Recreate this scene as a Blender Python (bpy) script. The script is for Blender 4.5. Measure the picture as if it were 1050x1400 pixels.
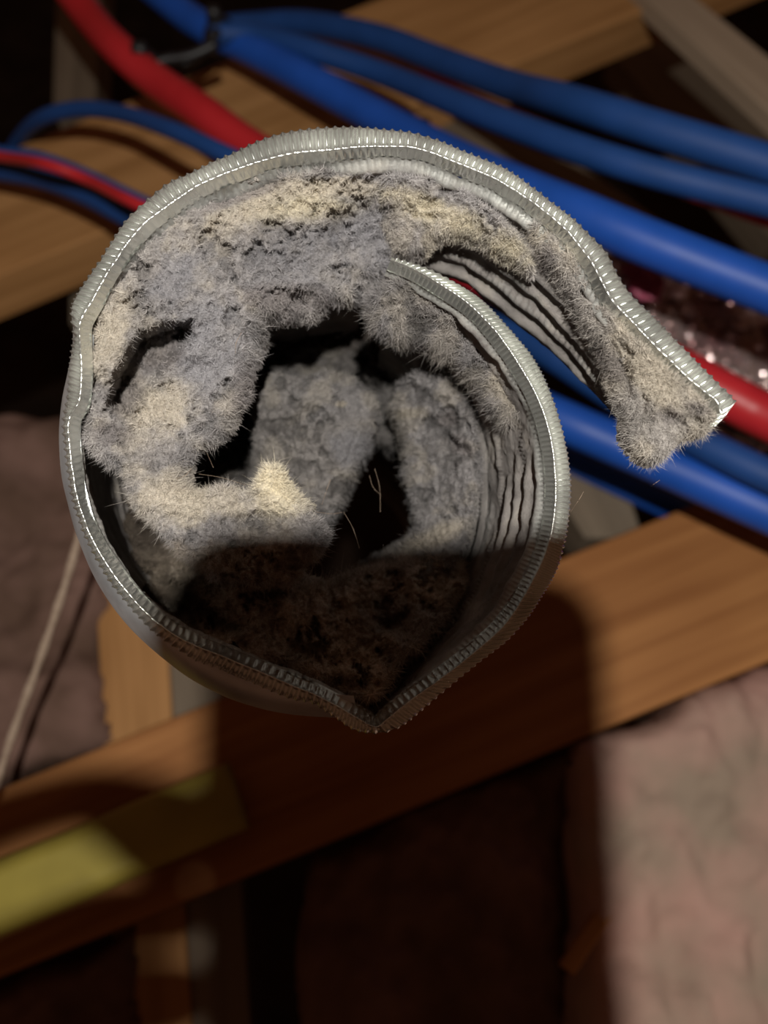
import bpy, math, random
import numpy as np
from mathutils import Vector, Matrix
random.seed(4); rng = np.random.default_rng(11)
for o in list(bpy.data.objects): bpy.data.objects.remove(o)
S = bpy.context.scene; COL = S.collection

# ---------------------------------------------------------------- camera, light, exposure
F = 1011.0                      # focal length in pixels of the 1050 x 1400 frame (26 mm equivalent)
TILT = math.radians(24)         # the phone leans 24 degrees off straight down
CAMZ = 0.39                     # height of the lens over the joist tops
ct, st = math.cos(TILT), math.sin(TILT)
def C2W(p):                     # camera-aligned axes (x right, y up the picture, z towards the viewer) to the room
    p = np.asarray(p, float); x, y, z = p[..., 0], p[..., 1], p[..., 2]
    return np.stack([x, ct*y - st*z, st*y + ct*z + CAMZ], -1)
def P(px, py, d):               # point seen at (px, py), d metres deep
    px, py, d = np.broadcast_arrays(np.asarray(px, float), np.asarray(py, float), np.asarray(d, float))
    return C2W(np.stack([(px-525)/F*d, (700-py)/F*d, -d], -1))
def G(px, py, h=0.0):           # where the sight line of (px, py) meets the level plane at height h
    k = ct - st*(700-py)/F
    return P(px, py, (CAMZ-h)/k)

cam = bpy.data.cameras.new('camera'); co = bpy.data.objects.new('camera', cam); COL.objects.link(co)
co.location = (0, 0, CAMZ); co.rotation_euler = (TILT, 0, 0)
cam.sensor_fit = 'VERTICAL'; cam.sensor_height = 36; cam.lens = 26.0; cam.clip_start = 0.002; cam.clip_end = 20
cam.dof.use_dof = True; cam.dof.focus_distance = 0.156; cam.dof.aperture_fstop = 8.5
S.camera = co
w = bpy.data.worlds.new('world'); S.world = w; w.use_nodes = True
w.node_tree.nodes['Background'].inputs[0].default_value = (1.0, 0.46, 0.25, 1)
w.node_tree.nodes['Background'].inputs[1].default_value = 0.055
ld = bpy.data.lights.new('headlamp_light', 'SPOT'); ld.energy = 10.5; ld.shadow_soft_size = 0.006
ld.spot_size = math.radians(120); ld.spot_blend = 0.6; ld.color = (1.0, 0.965, 0.90)
lo = bpy.data.objects.new('headlamp_light', ld); COL.objects.link(lo)
lo.location = C2W([0.026, 0.046, 0.236]); lo.rotation_euler = (TILT, 0, 0)
vs = S.view_settings; vs.view_transform = 'Standard'; vs.look = 'None'; vs.gamma = 1; vs.use_curve_mapping = False
vs.exposure = 0.0

# ---------------------------------------------------------------- helpers
def tag(o, label=None, cat=None, group=None, kind=None):
    for k, v in (('label', label), ('category', cat), ('group', group), ('kind', kind)):
        if v: o[k] = v
    return o
def thing(name, loc, label, cat, group=None):
    o = bpy.data.objects.new(name, None); COL.objects.link(o); o.location = loc; o.empty_display_size = .01
    return tag(o, label, cat, group)
def mesh_obj(name, V, Fc, mat, parent=None, smooth=True, cols=None, origin=None):
    V = np.asarray(V, float)
    if parent is not None: origin = np.array(parent.location)
    elif origin is None: origin = V.mean(0); origin[2] = V[:, 2].min()
    me = bpy.data.meshes.new(name)
    me.from_pydata((V-origin).tolist(), [], Fc if isinstance(Fc, list) else Fc.tolist())
    if smooth: me.polygons.foreach_set('use_smooth', np.ones(len(me.polygons), bool))
    if cols is not None:
        a = me.color_attributes.new('Col', 'FLOAT_COLOR', 'POINT')
        c4 = np.ones((len(V), 4)); c4[:, :3] = cols; a.data.foreach_set('color', c4.ravel())
    me.materials.append(mat); me.update()
    o = bpy.data.objects.new(name, me); COL.objects.link(o)
    if parent is not None: o.parent = parent
    else: o.location = origin
    return o
def grid_faces(n, m, wrap=False):
    i = np.arange(n if wrap else n-1)[:, None]; j = np.arange(m-1)[None, :]; i2 = (i+1) % n
    return np.stack([i*m+j, i2*m+j, i2*m+j+1, i*m+j+1], -1).reshape(-1, 4)
def sm(a, b, x):
    t = np.clip((x-a)/(b-a), 0, 1); return t*t*(3-2*t)
_lat = rng.random((64, 64, 16))
def vnoise(x, y, k=0):
    xi = np.floor(x).astype(int); yi = np.floor(y).astype(int); fx = x-xi; fy = y-yi
    fx = fx*fx*(3-2*fx); fy = fy*fy*(3-2*fy); L = _lat[:, :, k % 16]
    a = L[xi % 64, yi % 64]; b = L[(xi+1) % 64, yi % 64]; c = L[xi % 64, (yi+1) % 64]; d = L[(xi+1) % 64, (yi+1) % 64]
    return (a*(1-fx)+b*fx)*(1-fy)+(c*(1-fx)+d*fx)*fy
def fbm(x, y, scale, octs=4, k=0, gain=.5):
    s = 0; a = 1; t = 0
    for o in range(octs):
        s = s + a*vnoise(x/scale*2**o+17.3*k+5*o, y/scale*2**o+9.1*k+3*o, k+o); t += a; a *= gain
    return s/t*2-1
def resample(nodes, step, cols=(0, 1)):
    """Catmull-Rom through the rows of nodes, evenly spaced in the two chosen columns."""
    N = np.asarray(nodes, float); Q = np.vstack([2*N[0]-N[1], N, 2*N[-1]-N[-2]]); out = []
    for i in range(1, len(Q)-2):
        t = np.linspace(0, 1, 24, endpoint=False)[:, None]; a, b, c, d = Q[i-1], Q[i], Q[i+1], Q[i+2]
        out.append(.5*((2*b)+(-a+c)*t+(2*a-5*b+4*c-d)*t**2+(-a+3*b-3*c+d)*t**3))
    out.append(N[-1:]); A = np.vstack(out)
    s = np.r_[0, np.cumsum(np.hypot(*np.diff(A[:, list(cols)], axis=0).T))]
    u = np.arange(0, s[-1], step)
    return np.stack([np.interp(u, s, A[:, j]) for j in range(A.shape[1])], 1)

# ---------------------------------------------------------------- materials
def new_mat(name):
    m = bpy.data.materials.new(name); m.use_nodes = True; nt = m.node_tree
    return m, nt, nt.nodes['Principled BSDF']
def link(nt, a, b): nt.links.new(a, b)
def node(nt, typ, **kw):
    n = nt.nodes.new(typ)
    for k, v in kw.items():
        if k in n.inputs: n.inputs[k].default_value = v
        else: setattr(n, k, v)
    return n
def ramp(nt, fac, stops):
    r = nt.nodes.new('ShaderNodeValToRGB'); e = r.color_ramp.elements
    while len(e) < len(stops): e.new(.5)
    for i, (p, c) in enumerate(stops): e[i].position = p; e[i].color = (*c, 1)
    link(nt, fac, r.inputs[0]); return r.outputs[0]
def bump(nt, b, h, strength, dist):
    n = node(nt, 'ShaderNodeBump', Strength=strength, Distance=dist); link(nt, h, n.inputs['Height']); link(nt, n.outputs[0], b.inputs['Normal'])
def coord(nt, scale=(1, 1, 1)):
    t = nt.nodes.new('ShaderNodeTexCoord'); mp = nt.nodes.new('ShaderNodeMapping'); mp.inputs['Scale'].default_value = scale
    link(nt, t.outputs['Object'], mp.inputs[0]); return mp.outputs[0]
def plain(name, c1, c2, rough=.5, scale=60, metal=0, spec=.5, bs=.2, bd=.001, vec=(1, 1, 1), coat=0):
    m, nt, b = new_mat(name); v = coord(nt, vec)
    n = node(nt, 'ShaderNodeTexNoise', Scale=scale, Detail=6.0); link(nt, v, n.inputs['Vector'])
    link(nt, ramp(nt, n.outputs[0], [(.35, c1), (.65, c2)]), b.inputs['Base Color'])
    b.inputs['Roughness'].default_value = rough; b.inputs['Metallic'].default_value = metal
    b.inputs['Specular IOR Level'].default_value = spec; b.inputs['Coat Weight'].default_value = coat
    if bs: bump(nt, b, n.outputs[0], bs, bd)
    return m
def wood(name, dark, light, rough=.7):
    m, nt, b = new_mat(name)
    n = node(nt, 'ShaderNodeTexNoise', Scale=1.0, Detail=5.0, Distortion=.6); link(nt, coord(nt, (4, 90, 90)), n.inputs['Vector'])
    n2 = node(nt, 'ShaderNodeTexNoise', Scale=9.0, Detail=2.0); link(nt, coord(nt), n2.inputs['Vector'])
    mx = node(nt, 'ShaderNodeMath', operation='ADD'); mx.inputs[1].default_value = 0
    m2 = node(nt, 'ShaderNodeMath', operation='MULTIPLY'); m2.inputs[1].default_value = .45
    link(nt, n2.outputs[0], m2.inputs[0]); link(nt, n.outputs[0], mx.inputs[0]); link(nt, m2.outputs[0], mx.inputs[1])
    link(nt, ramp(nt, mx.outputs[0], [(.45, dark), (.95, light)]), b.inputs['Base Color'])
    b.inputs['Roughness'].default_value = rough; b.inputs['Specular IOR Level'].default_value = .25
    bump(nt, b, n.outputs[0], .3, .0008); return m
def lint_mat(name, rough=1.0, trans=False):
    m, nt, b = new_mat(name); a = node(nt, 'ShaderNodeAttribute', attribute_name='Col')
    if trans: link(nt, a.outputs['Color'], b.inputs['Base Color'])
    else:
        n = node(nt, 'ShaderNodeTexNoise', Scale=900.0, Detail=5.0, Roughness=.7); link(nt, coord(nt), n.inputs['Vector'])
        mx = node(nt, 'ShaderNodeMix', data_type='RGBA', blend_type='MULTIPLY'); mx.inputs['Factor'].default_value = 1
        link(nt, a.outputs['Color'], mx.inputs[6]); link(nt, ramp(nt, n.outputs[0], [(.3, (.72, .71, .70)), (.7, (1.2, 1.2, 1.2))]), mx.inputs[7])
        link(nt, mx.outputs[2], b.inputs['Base Color']); bump(nt, b, n.outputs[0], 1.0, .0012)
    b.inputs['Roughness'].default_value = rough; b.inputs['Specular IOR Level'].default_value = .04
    b.inputs['Sheen Weight'].default_value = .25; link(nt, a.outputs['Color'], b.inputs['Sheen Tint']); b.inputs['Sheen Roughness'].default_value = .5
    return m
def dusty_metal(name):
    m, nt, b = new_mat(name); a = node(nt, 'ShaderNodeAttribute', attribute_name='Col'); sp = node(nt, 'ShaderNodeSeparateColor')
    link(nt, a.outputs['Color'], sp.inputs[0]); v = coord(nt)
    n = node(nt, 'ShaderNodeTexNoise', Scale=700.0, Detail=6.0, Roughness=.75); link(nt, v, n.inputs['Vector'])
    ml = node(nt, 'ShaderNodeMath', operation='MULTIPLY_ADD', use_clamp=True); ml.inputs[1].default_value = .8
    link(nt, n.outputs[0], ml.inputs[0]); o = node(nt, 'ShaderNodeMath', operation='MULTIPLY_ADD'); o.inputs[1].default_value = 1.9; o.inputs[2].default_value = -.9
    link(nt, sp.outputs[0], o.inputs[0]); link(nt, o.outputs[0], ml.inputs[2])
    n2 = node(nt, 'ShaderNodeTexNoise', Scale=120.0, Detail=4.0); link(nt, v, n2.inputs['Vector'])
    dc = ramp(nt, n2.outputs[0], [(.3, (.15, .138, .13)), (.55, (.25, .23, .215)), (.75, (.38, .345, .30))])
    mx = node(nt, 'ShaderNodeMix', data_type='RGBA'); link(nt, ml.outputs[0], mx.inputs['Factor'])
    mx.inputs[6].default_value = (.62, .64, .61, 1); link(nt, dc, mx.inputs[7]); link(nt, mx.outputs[2], b.inputs['Base Color'])
    iv = node(nt, 'ShaderNodeMath', operation='SUBTRACT'); iv.inputs[0].default_value = 1; link(nt, ml.outputs[0], iv.inputs[1])
    link(nt, iv.outputs[0], b.inputs['Metallic'])
    r = node(nt, 'ShaderNodeMapRange'); r.inputs['To Min'].default_value = .3; r.inputs['To Max'].default_value = 1
    link(nt, ml.outputs[0], r.inputs[0]); link(nt, r.outputs[0], b.inputs['Roughness'])
    bump(nt, b, n.outputs[0], .6, .0006); b.inputs['Specular IOR Level'].default_value = .3
    return m
def bright_metal(name, rough, tint=(.80, .82, .79), patina=.35):
    m, nt, b = new_mat(name); v = coord(nt)
    n = node(nt, 'ShaderNodeTexNoise', Scale=90.0, Detail=5.0); link(nt, v, n.inputs['Vector'])
    link(nt, ramp(nt, n.outputs[0], [(.3, tuple(c*.75 for c in tint)), (.6, tint)]), b.inputs['Base Color'])
    b.inputs['Metallic'].default_value = 1-patina
    r = node(nt, 'ShaderNodeMapRange'); r.inputs['To Min'].default_value = rough-.08; r.inputs['To Max'].default_value = rough+.12
    link(nt, n.outputs[0], r.inputs[0]); link(nt, r.outputs[0], b.inputs['Roughness'])
    bump(nt, b, n.outputs[0], .15, .0004); return m
M = dict(
    rim=bright_metal('crimped_aluminium', .25, (.82, .84, .79), .16), collar=bright_metal('smooth_aluminium', .42, (.72, .74, .76), .3),
    wall=dusty_metal('dusty_aluminium'), lint=lint_mat('lint_felt'), fibre=lint_mat('lint_fibre', trans=True),
    wood=wood('joist_pine', (.20, .070, .018), (.40, .18, .06)), wood2=wood('truss_pine', (.28, .13, .04), (.50, .26, .10)),
    wood_pale=wood('pale_pine', (.30, .22, .15), (.42, .32, .23)),
    wood_grey=wood('aged_pine', (.13, .10, .07), (.22, .17, .12)),
    wood_red=wood('red_pine', (.20, .06, .02), (.34, .12, .045)),
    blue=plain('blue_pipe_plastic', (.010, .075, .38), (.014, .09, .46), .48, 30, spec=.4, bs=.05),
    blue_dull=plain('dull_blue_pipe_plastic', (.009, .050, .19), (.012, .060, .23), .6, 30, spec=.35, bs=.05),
    red=plain('red_pipe_plastic', (.42, .015, .02), (.50, .022, .028), .42, 30, spec=.4, bs=.05),
    black=plain('black_nylon', (.008, .008, .009), (.014, .013, .013), .5, 200),
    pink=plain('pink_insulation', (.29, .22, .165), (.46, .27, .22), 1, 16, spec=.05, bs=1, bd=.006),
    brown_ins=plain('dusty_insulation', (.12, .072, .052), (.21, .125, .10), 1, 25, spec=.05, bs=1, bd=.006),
    void=plain('dark_ceiling_board', (.02, .014, .01), (.035, .024, .018), .95, 12, spec=.05),
    yellow=plain('yellow_sheath', (.27, .215, .04), (.36, .29, .055), .5, 20, spec=.3, bs=.1),
    twine=plain('pale_twine', (.30, .22, .16), (.42, .32, .24), .9, 500, spec=.1),
    foil=plain('crumpled_film', (.45, .30, .30), (.70, .62, .60), .16, 35, metal=.75, bs=.8, bd=.004),
    magenta=plain('pink_film', (.45, .08, .16), (.55, .16, .24), .3, 35, bs=.8, bd=.004),
    phone=plain('phone_shell', (.02, .02, .022), (.03, .03, .032), .45, 50, bs=0), glass=plain('lens_cover', (.01, .01, .012), (.015, .015, .02), .1, 50, bs=0),
    skin=plain('skin', (.42, .24, .17), (.52, .31, .23), .6, 60, bs=.2),
)

# ---------------------------------------------------------------- the attic under and round the duct
def board(name, corners, h, thick, mat, label, cat, group=None, kind=None):
    """A sawn board: corners are four sight lines of its top face, in order along one edge and back, at height h."""
    Q = np.array([G(x, y, h) for x, y in corners]); c = Q.mean(0); ax = (Q[1]-Q[0])+(Q[2]-Q[3]); a = math.atan2(ax[1], ax[0])
    ca, sa = math.cos(a), math.sin(a); L = (Q-c)@np.array([[ca, -sa, 0], [sa, ca, 0], [0, 0, 1]])
    r = .0015; cen = L.mean(0); V = []; ring = []
    for dz, ins in ((0, r), (-r*.3, r*.3), (-r, 0), (-thick+r, 0), (-thick, r)):
        rr = []
        for p in L:
            q = p.copy(); dxy = (cen-p)[:2]; q[:2] += np.sign(dxy)*ins; q[2] += dz; rr.append(len(V)); V.append(q)
        ring.append(rr)
    Fc = [ring[0], ring[-1][::-1]]
    for a0, b0 in zip(ring, ring[1:]):
        for i in range(4): Fc.append([a0[i], b0[i], b0[(i+1) % 4], a0[(i+1) % 4]])
    V = np.array(V)
    me = bpy.data.meshes.new(name); me.from_pydata(V.tolist(), [], Fc); me.materials.append(mat); me.update()
    o = bpy.data.objects.new(name, me); COL.objects.link(o); o.location = c; o.rotation_euler = (0, 0, a)
    return tag(o, label, cat, group, kind)
lA = lambda x: 1078-.41*x
lB = lambda x: 1335-.41*x
lC = lambda x: 210-.41*x
lD = lambda x: 375-.41*x
board('joist', [(-500, lB(-500)), (1500, lB(1500)), (1500, lA(1500)), (-500, lA(-500))], 0, .038, M['wood'],
      'wide brown joist crossing the picture just below the duct, its right end brightly lit', 'joist', 'ceiling joists')
board('joist', [(-500, lD(-500)), (1400, lD(1400)), (1400, lC(1400)), (-500, lC(-500))], 0, .038, M['wood2'],
      'brown joist at the top, running behind the red and blue pipes', 'joist', 'ceiling joists')
board('strapping_board', [(118, 560), (190, 2000), (300, 2000), (208, 560)], -.040, .019, M['wood2'],
      'narrow tan board under the joist, lit at the lower left of the duct', 'board')
board('strapping_board', [(212, 600), (283, 2000), (384, 2000), (288, 600)], -.044, .019, M['wood_grey'],
      'narrow greyish board under the joist, right of the tan board', 'board')
board('truss_web', [(860, -24), (1100, 196), (1100, 116), (918, -30)], .01, .016, M['wood_pale'],
      'slim pale grey timber slanting through the top right corner', 'timber')
board('truss_web', [(835, 70), (1060, 330), (1180, 260), (905, -10)], -.22, .04, M['wood_grey'],
      'dim brown timber behind the slim pale grey one', 'timber')
board('stud', [(78, -60), (72, 150), (130, 150), (140, -60)], -.10, .04, M['wood_grey'],
      'faint upright grey timber left of the red pipe, above the joist', 'timber')
board('wood_block', [(95, 340), (95, 440), (150, 440), (150, 330)], -.06, .04, M['wood_grey'],
      'small grey wood block against the upper left side of the duct', 'wood block')
board('wood_block', [(560, 160), (900, 420), (960, 340), (640, 120)], -.03, .05, M['wood_grey'],
      'tan wood block seen between the blue pipes at the upper right', 'wood block')
board('wood_block', [(740, 640), (800, 735), (880, 735), (850, 640)], -.035, .04, M['wood_grey'],
      'grey wood block beside the right joist end, under the lowest blue pipe', 'wood block')
board('wood_splinter', [(766, 1320), (815, 1245), (838, 1255), (786, 1335)], .006, .006, M['wood2'],
      'short orange wood sliver lying at the edge of the pink insulation', 'splinter')

def batt(name, poly, h, mat, label, seed, amp=.014, group=None, thick=.06):
    """A fluffy insulation batt: a lumpy closed slab over a polygon on the level plane."""
    Q = np.array([G(x, y, h) for x, y in poly]); x0, y0 = Q[:, 0].min(), Q[:, 1].min(); x1, y1 = Q[:, 0].max(), Q[:, 1].max()
    n = 90; X, Y = np.meshgrid(np.linspace(x0, x1, n), np.linspace(y0, y1, n), indexing='ij')
    s = sdf(X, Y, Q[:, :2]) + .006*fbm(X, Y, .03, 3, seed)
    Z = h + amp*fbm(X, Y, .045, 4, seed, .55) + .5*amp*np.abs(fbm(X, Y, .02, 3, seed+3)) - .02*(1-np.sqrt(np.clip(1-(1-np.clip(s/.02, 0, 1))**2, 0, 1)))
    keep = (s > -.004); Z = np.where(s < 0, h-thick, Z)
    V = np.stack([X, Y, Z], -1).reshape(-1, 3); f = grid_faces(n, n); k = keep.ravel(); f = f[k[f].all(1)]
    return tag(mesh_obj(name, *compact(V, f), mat), label, 'insulation', group)
def sdf(X, Y, poly):
    """Distance to a closed polygon, positive inside."""
    d = np.full(X.shape, 1e9); ins = np.zeros(X.shape, bool); n = len(poly)
    for i in range(n):
        ax, ay = poly[i]; bx, by = poly[(i+1) % n]; ex, ey = bx-ax, by-ay
        t = np.clip(((X-ax)*ex+(Y-ay)*ey)/(ex*ex+ey*ey+1e-18), 0, 1)
        d = np.minimum(d, np.hypot(X-ax-t*ex, Y-ay-t*ey))
        c = ((ay > Y) != (by > Y)) & (X < (bx-ax)*(Y-ay)/(by-ay+1e-18)+ax); ins ^= c
    return np.where(ins, d, -d)
def compact(V, f, *extra):
    u, inv = np.unique(f, return_inverse=True)
    return (V[u], inv.reshape(f.shape)) + tuple(e[u] for e in extra)
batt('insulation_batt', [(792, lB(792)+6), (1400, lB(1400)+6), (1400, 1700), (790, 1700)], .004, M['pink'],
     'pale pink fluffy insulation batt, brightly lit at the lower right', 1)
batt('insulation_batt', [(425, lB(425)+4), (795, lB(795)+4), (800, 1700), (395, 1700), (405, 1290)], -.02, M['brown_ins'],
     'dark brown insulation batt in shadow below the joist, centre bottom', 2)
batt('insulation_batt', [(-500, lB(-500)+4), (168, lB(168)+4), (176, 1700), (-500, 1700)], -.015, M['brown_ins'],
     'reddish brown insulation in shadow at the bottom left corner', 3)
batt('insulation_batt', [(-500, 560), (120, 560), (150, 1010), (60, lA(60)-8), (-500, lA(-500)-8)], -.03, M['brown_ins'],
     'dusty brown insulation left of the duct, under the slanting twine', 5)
fl = [G(x, y, -.75) for x, y in ((-3000, 2600), (3500, 2600), (3500, -1200), (-3000, -1200))]
V = np.array([[-2.5, -1.5, -.75], [2.5, -1.5, -.75], [2.5, 4, -.75], [-2.5, 4, -.75], [-2.5, -1.5, -.80], [2.5, -1.5, -.80], [2.5, 4, -.80], [-2.5, 4, -.80]])
tag(mesh_obj('floor', V, [[0, 1, 2, 3], [7, 6, 5, 4], [0, 4, 5, 1], [1, 5, 6, 2], [2, 6, 7, 3], [3, 7, 4, 0]], M['void'], smooth=False), kind='structure')

def tube(name, pts, rad, mat, parent=None, seg=20, origin=None):
    pts = np.asarray(pts, float); n = len(pts); T = np.gradient(pts, axis=0); T /= np.linalg.norm(T, axis=1)[:, None]
    up = np.array([0, 0, 1.]) if abs(T[0, 2]) < .9 else np.array([1., 0, 0]); N = np.cross(T, up); N /= np.linalg.norm(N, axis=1)[:, None]; B = np.cross(N, T)
    a = np.linspace(0, 2*np.pi, seg, endpoint=False); r = np.broadcast_to(rad, (n,))[:, None, None]
    V = (pts[:, None]+r*(np.cos(a)[None, :, None]*N[:, None]+np.sin(a)[None, :, None]*B[:, None])).reshape(-1, 3)
    i = np.arange(n-1)[:, None]; j = np.arange(seg)[None]; j2 = (j+1) % seg
    f = np.stack([i*seg+j, i*seg+j2, (i+1)*seg+j2, (i+1)*seg+j], -1).reshape(-1, 4).tolist()
    f += [list(range(seg))[::-1], list(range((n-1)*seg, n*seg))]
    return mesh_obj(name, V, f, mat, parent, origin=origin)
def pipe(pts, od, mat, label, dz=0):
    """A plastic water pipe: pixels of its centre line with its width there, which gives the distance."""
    R_ = resample(pts, 12); d = od*F/R_[:, 2]+dz
    W3 = P(R_[:, 0], R_[:, 1], d)
    o = tube('water_pipe', W3, od/2, mat); return tag(o, label, 'pipe')
R16, R22 = .016, .022
pipe([(40, -90, 42), (118, 18, 43), (165, 70, 45), (215, 112, 46), (280, 156, 48), (345, 203, 49), (500, 295, 52), (700, 395, 56), (900, 492, 60), (1000, 545, 62), (1050, 571, 63), (1200, 640, 68)],
     R22, M['red'], 'thick red water pipe passing behind the duct from top left to right edge')
pipe([(120, -90, 38), (240, 10, 40), (285, 40, 41), (340, 66, 42), (420, 108, 44), (500, 152, 46), (600, 206, 50), (700, 254, 56), (800, 296, 60), (900, 338, 62), (1060, 400, 64), (1250, 470, 68)],
     R22, M['blue'], 'thick bright blue water pipe running close above the right side of the duct')
pipe([(290, 40, 30), (345, 34, 30), (420, 32, 31), (520, 52, 33), (600, 82, 35), (700, 118, 39), (787, 142, 44), (900, 178, 47), (1050, 224, 49), (1200, 272, 50)],
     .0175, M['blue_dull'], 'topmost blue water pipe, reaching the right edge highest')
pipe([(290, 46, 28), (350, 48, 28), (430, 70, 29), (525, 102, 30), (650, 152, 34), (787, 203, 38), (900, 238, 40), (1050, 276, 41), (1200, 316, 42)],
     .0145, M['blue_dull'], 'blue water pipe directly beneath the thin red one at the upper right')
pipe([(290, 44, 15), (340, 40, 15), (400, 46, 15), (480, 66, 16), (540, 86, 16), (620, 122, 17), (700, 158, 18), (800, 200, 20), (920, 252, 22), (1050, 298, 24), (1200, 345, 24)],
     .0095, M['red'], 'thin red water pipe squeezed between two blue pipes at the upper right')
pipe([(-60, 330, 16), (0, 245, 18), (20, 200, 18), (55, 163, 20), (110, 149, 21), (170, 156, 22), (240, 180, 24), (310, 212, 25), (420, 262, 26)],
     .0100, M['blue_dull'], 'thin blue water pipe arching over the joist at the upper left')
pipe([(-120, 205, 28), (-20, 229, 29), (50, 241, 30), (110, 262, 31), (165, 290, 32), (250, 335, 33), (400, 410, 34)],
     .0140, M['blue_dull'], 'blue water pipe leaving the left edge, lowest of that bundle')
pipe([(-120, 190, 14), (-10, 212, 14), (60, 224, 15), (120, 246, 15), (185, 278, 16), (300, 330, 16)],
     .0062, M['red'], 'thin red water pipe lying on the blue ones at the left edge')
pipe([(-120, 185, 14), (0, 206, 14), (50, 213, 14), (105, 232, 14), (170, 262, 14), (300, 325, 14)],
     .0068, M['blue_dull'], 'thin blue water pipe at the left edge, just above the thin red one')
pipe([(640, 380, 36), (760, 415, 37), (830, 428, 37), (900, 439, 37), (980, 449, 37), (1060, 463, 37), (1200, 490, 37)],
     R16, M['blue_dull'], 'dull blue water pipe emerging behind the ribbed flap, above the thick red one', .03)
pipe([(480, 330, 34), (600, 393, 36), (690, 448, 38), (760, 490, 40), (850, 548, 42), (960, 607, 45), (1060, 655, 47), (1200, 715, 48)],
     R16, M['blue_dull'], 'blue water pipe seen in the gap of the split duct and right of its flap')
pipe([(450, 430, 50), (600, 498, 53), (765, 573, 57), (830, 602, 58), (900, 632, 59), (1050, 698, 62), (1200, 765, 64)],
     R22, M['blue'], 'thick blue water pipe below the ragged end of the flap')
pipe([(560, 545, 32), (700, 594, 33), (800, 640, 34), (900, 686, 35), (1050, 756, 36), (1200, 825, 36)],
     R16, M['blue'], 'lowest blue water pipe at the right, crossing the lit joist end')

def band(name, c, ax, rad, width, mat, parent):
    """A flat strap round a pipe."""
    ax = ax/np.linalg.norm(ax); up = np.array([0, 0, 1.]); N = np.cross(ax, up); N /= np.linalg.norm(N); B = np.cross(N, ax); V = []; seg = 24
    for r, t in ((rad, -1), (rad+.0016, -1), (rad+.0016, 1), (rad, 1)):
        for k in range(seg):
            a = 2*np.pi*k/seg; V.append(c+ax*t*width/2+r*(math.cos(a)*N+math.sin(a)*B))
    f = [[q*seg+k, q*seg+(k+1) % seg, ((q+1) % 4)*seg+(k+1) % seg, ((q+1) % 4)*seg+k] for q in range(4) for k in range(seg)]
    return mesh_obj(name, V, f, mat, parent)
def tie(px, py, px2, py2, w, od, label, tail):
    c = P(px, py, od*F/w); c2 = P(px2, py2, od*F/w); t = thing('cable_tie', c, label, 'cable tie', 'black ties round the pipes at the upper left')
    band('strap', c, c2-c, od/2+.0004, .009, M['black'], t)
    tl = resample([(*a, 1) for a in tail], 6); pts = P(tl[:, 0], tl[:, 1], od*F/w-.012)
    tube('tie_tail', pts, .0035, M['black'], t, 8)
    h = c+np.array([0, 0, od/2+.004]); s = .005; tube('lock_head', [h-[s, 0, 0], h-[s*.8, 0, 0], h+[s*.8, 0, 0], h+[s, 0, 0]], [.002, s, s, .002], M['black'], t, 8)
tie(200, 98, 215, 110, 45, R22, 'black cable tie strapped round the thick red pipe', [(200, 92), (225, 82), (262, 76), (300, 58)])
tie(298, 47, 312, 54, 42, R22, 'black cable tie strapped round the thick blue pipe', [(298, 42), (285, 62), (262, 82), (240, 98)])

tw = resample([(118, 690, 1), (95, 780, 1), (55, 900, 1), (22, 990, 1), (-15, 1100, 1), (-80, 1290, 1)], 10)
tag(tube('twine', P(tw[:, 0], tw[:, 1], .34), 0.0017+.0003*np.sin(np.arange(len(tw))), M['twine'], seg=10), 'pale brown twine slanting down at the left of the duct', 'twine')
yc = resample([(-300, 1352, 1), (0, 1226, 1), (90, 1189, 1), (200, 1140, 1), (330, 1085, 1)], 10)
yk = [G(x, y, .012) for x, y in yc[:, :2]]
def flat_cable(name, pts, w_, h_, mat, label, cat):
    pts = np.array(pts); T = np.gradient(pts, axis=0); T /= np.linalg.norm(T, axis=1)[:, None]; N = np.cross(T, [0, 0, 1.]); N /= np.linalg.norm(N, axis=1)[:, None]
    a = np.linspace(0, 2*np.pi, 24, endpoint=False); cx = np.sign(np.cos(a))*np.abs(np.cos(a))**.6*w_/2; cz = np.sin(a)*h_/2*(1-.28*np.exp(-(np.cos(a)/.16)**2))
    V = (pts[:, None]+cx[None, :, None]*N[:, None]+cz[None, :, None]*np.array([0, 0, 1.])).reshape(-1, 3); n = len(pts)
    i = np.arange(n-1)[:, None]; j = np.arange(24)[None]; j2 = (j+1) % 24
    f = np.stack([i*24+j, i*24+j2, (i+1)*24+j2, (i+1)*24+j], -1).reshape(-1, 4).tolist()+[list(range(24))[::-1], list(range((n-1)*24, n*24))]
    return tag(mesh_obj(name, V, f, mat), label, cat)
flat_cable('electric_cable', yk, .032, .016, M['yellow'], 'flat yellow cable lying on the shaded joist at the lower left', 'cable')

def crumple(name, poly, d, mat, label, cat, seed, amp=.02):
    Q = np.array(poly, float); n = 46; X, Y = np.meshgrid(np.linspace(Q[:, 0].min(), Q[:, 0].max(), n), np.linspace(Q[:, 1].min(), Q[:, 1].max(), n), indexing='ij')
    s = sdf(X, Y, Q)+12*fbm(X, Y, 40, 3, seed); D = d+amp*np.abs(fbm(X, Y, 60, 3, seed, .6))+.3*amp*rng.random(X.shape)
    V = P(X, Y, D).reshape(-1, 3); f = grid_faces(n, n); f = f[(s.ravel() > 0)[f].all(1)]
    V, f = compact(V, f); o = mesh_obj(name, V, f, mat, smooth=False)
    md = o.modifiers.new('solid', 'SOLIDIFY'); md.thickness = .0008
    return tag(o, label, cat)
crumple('plastic_film', [(820, 350), (900, 330), (1100, 410), (1100, 600), (1000, 520), (900, 480), (830, 430)], .44, M['foil'], 'crumpled shiny clear film behind the pipes right of the flap', 'film', 6)
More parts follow.
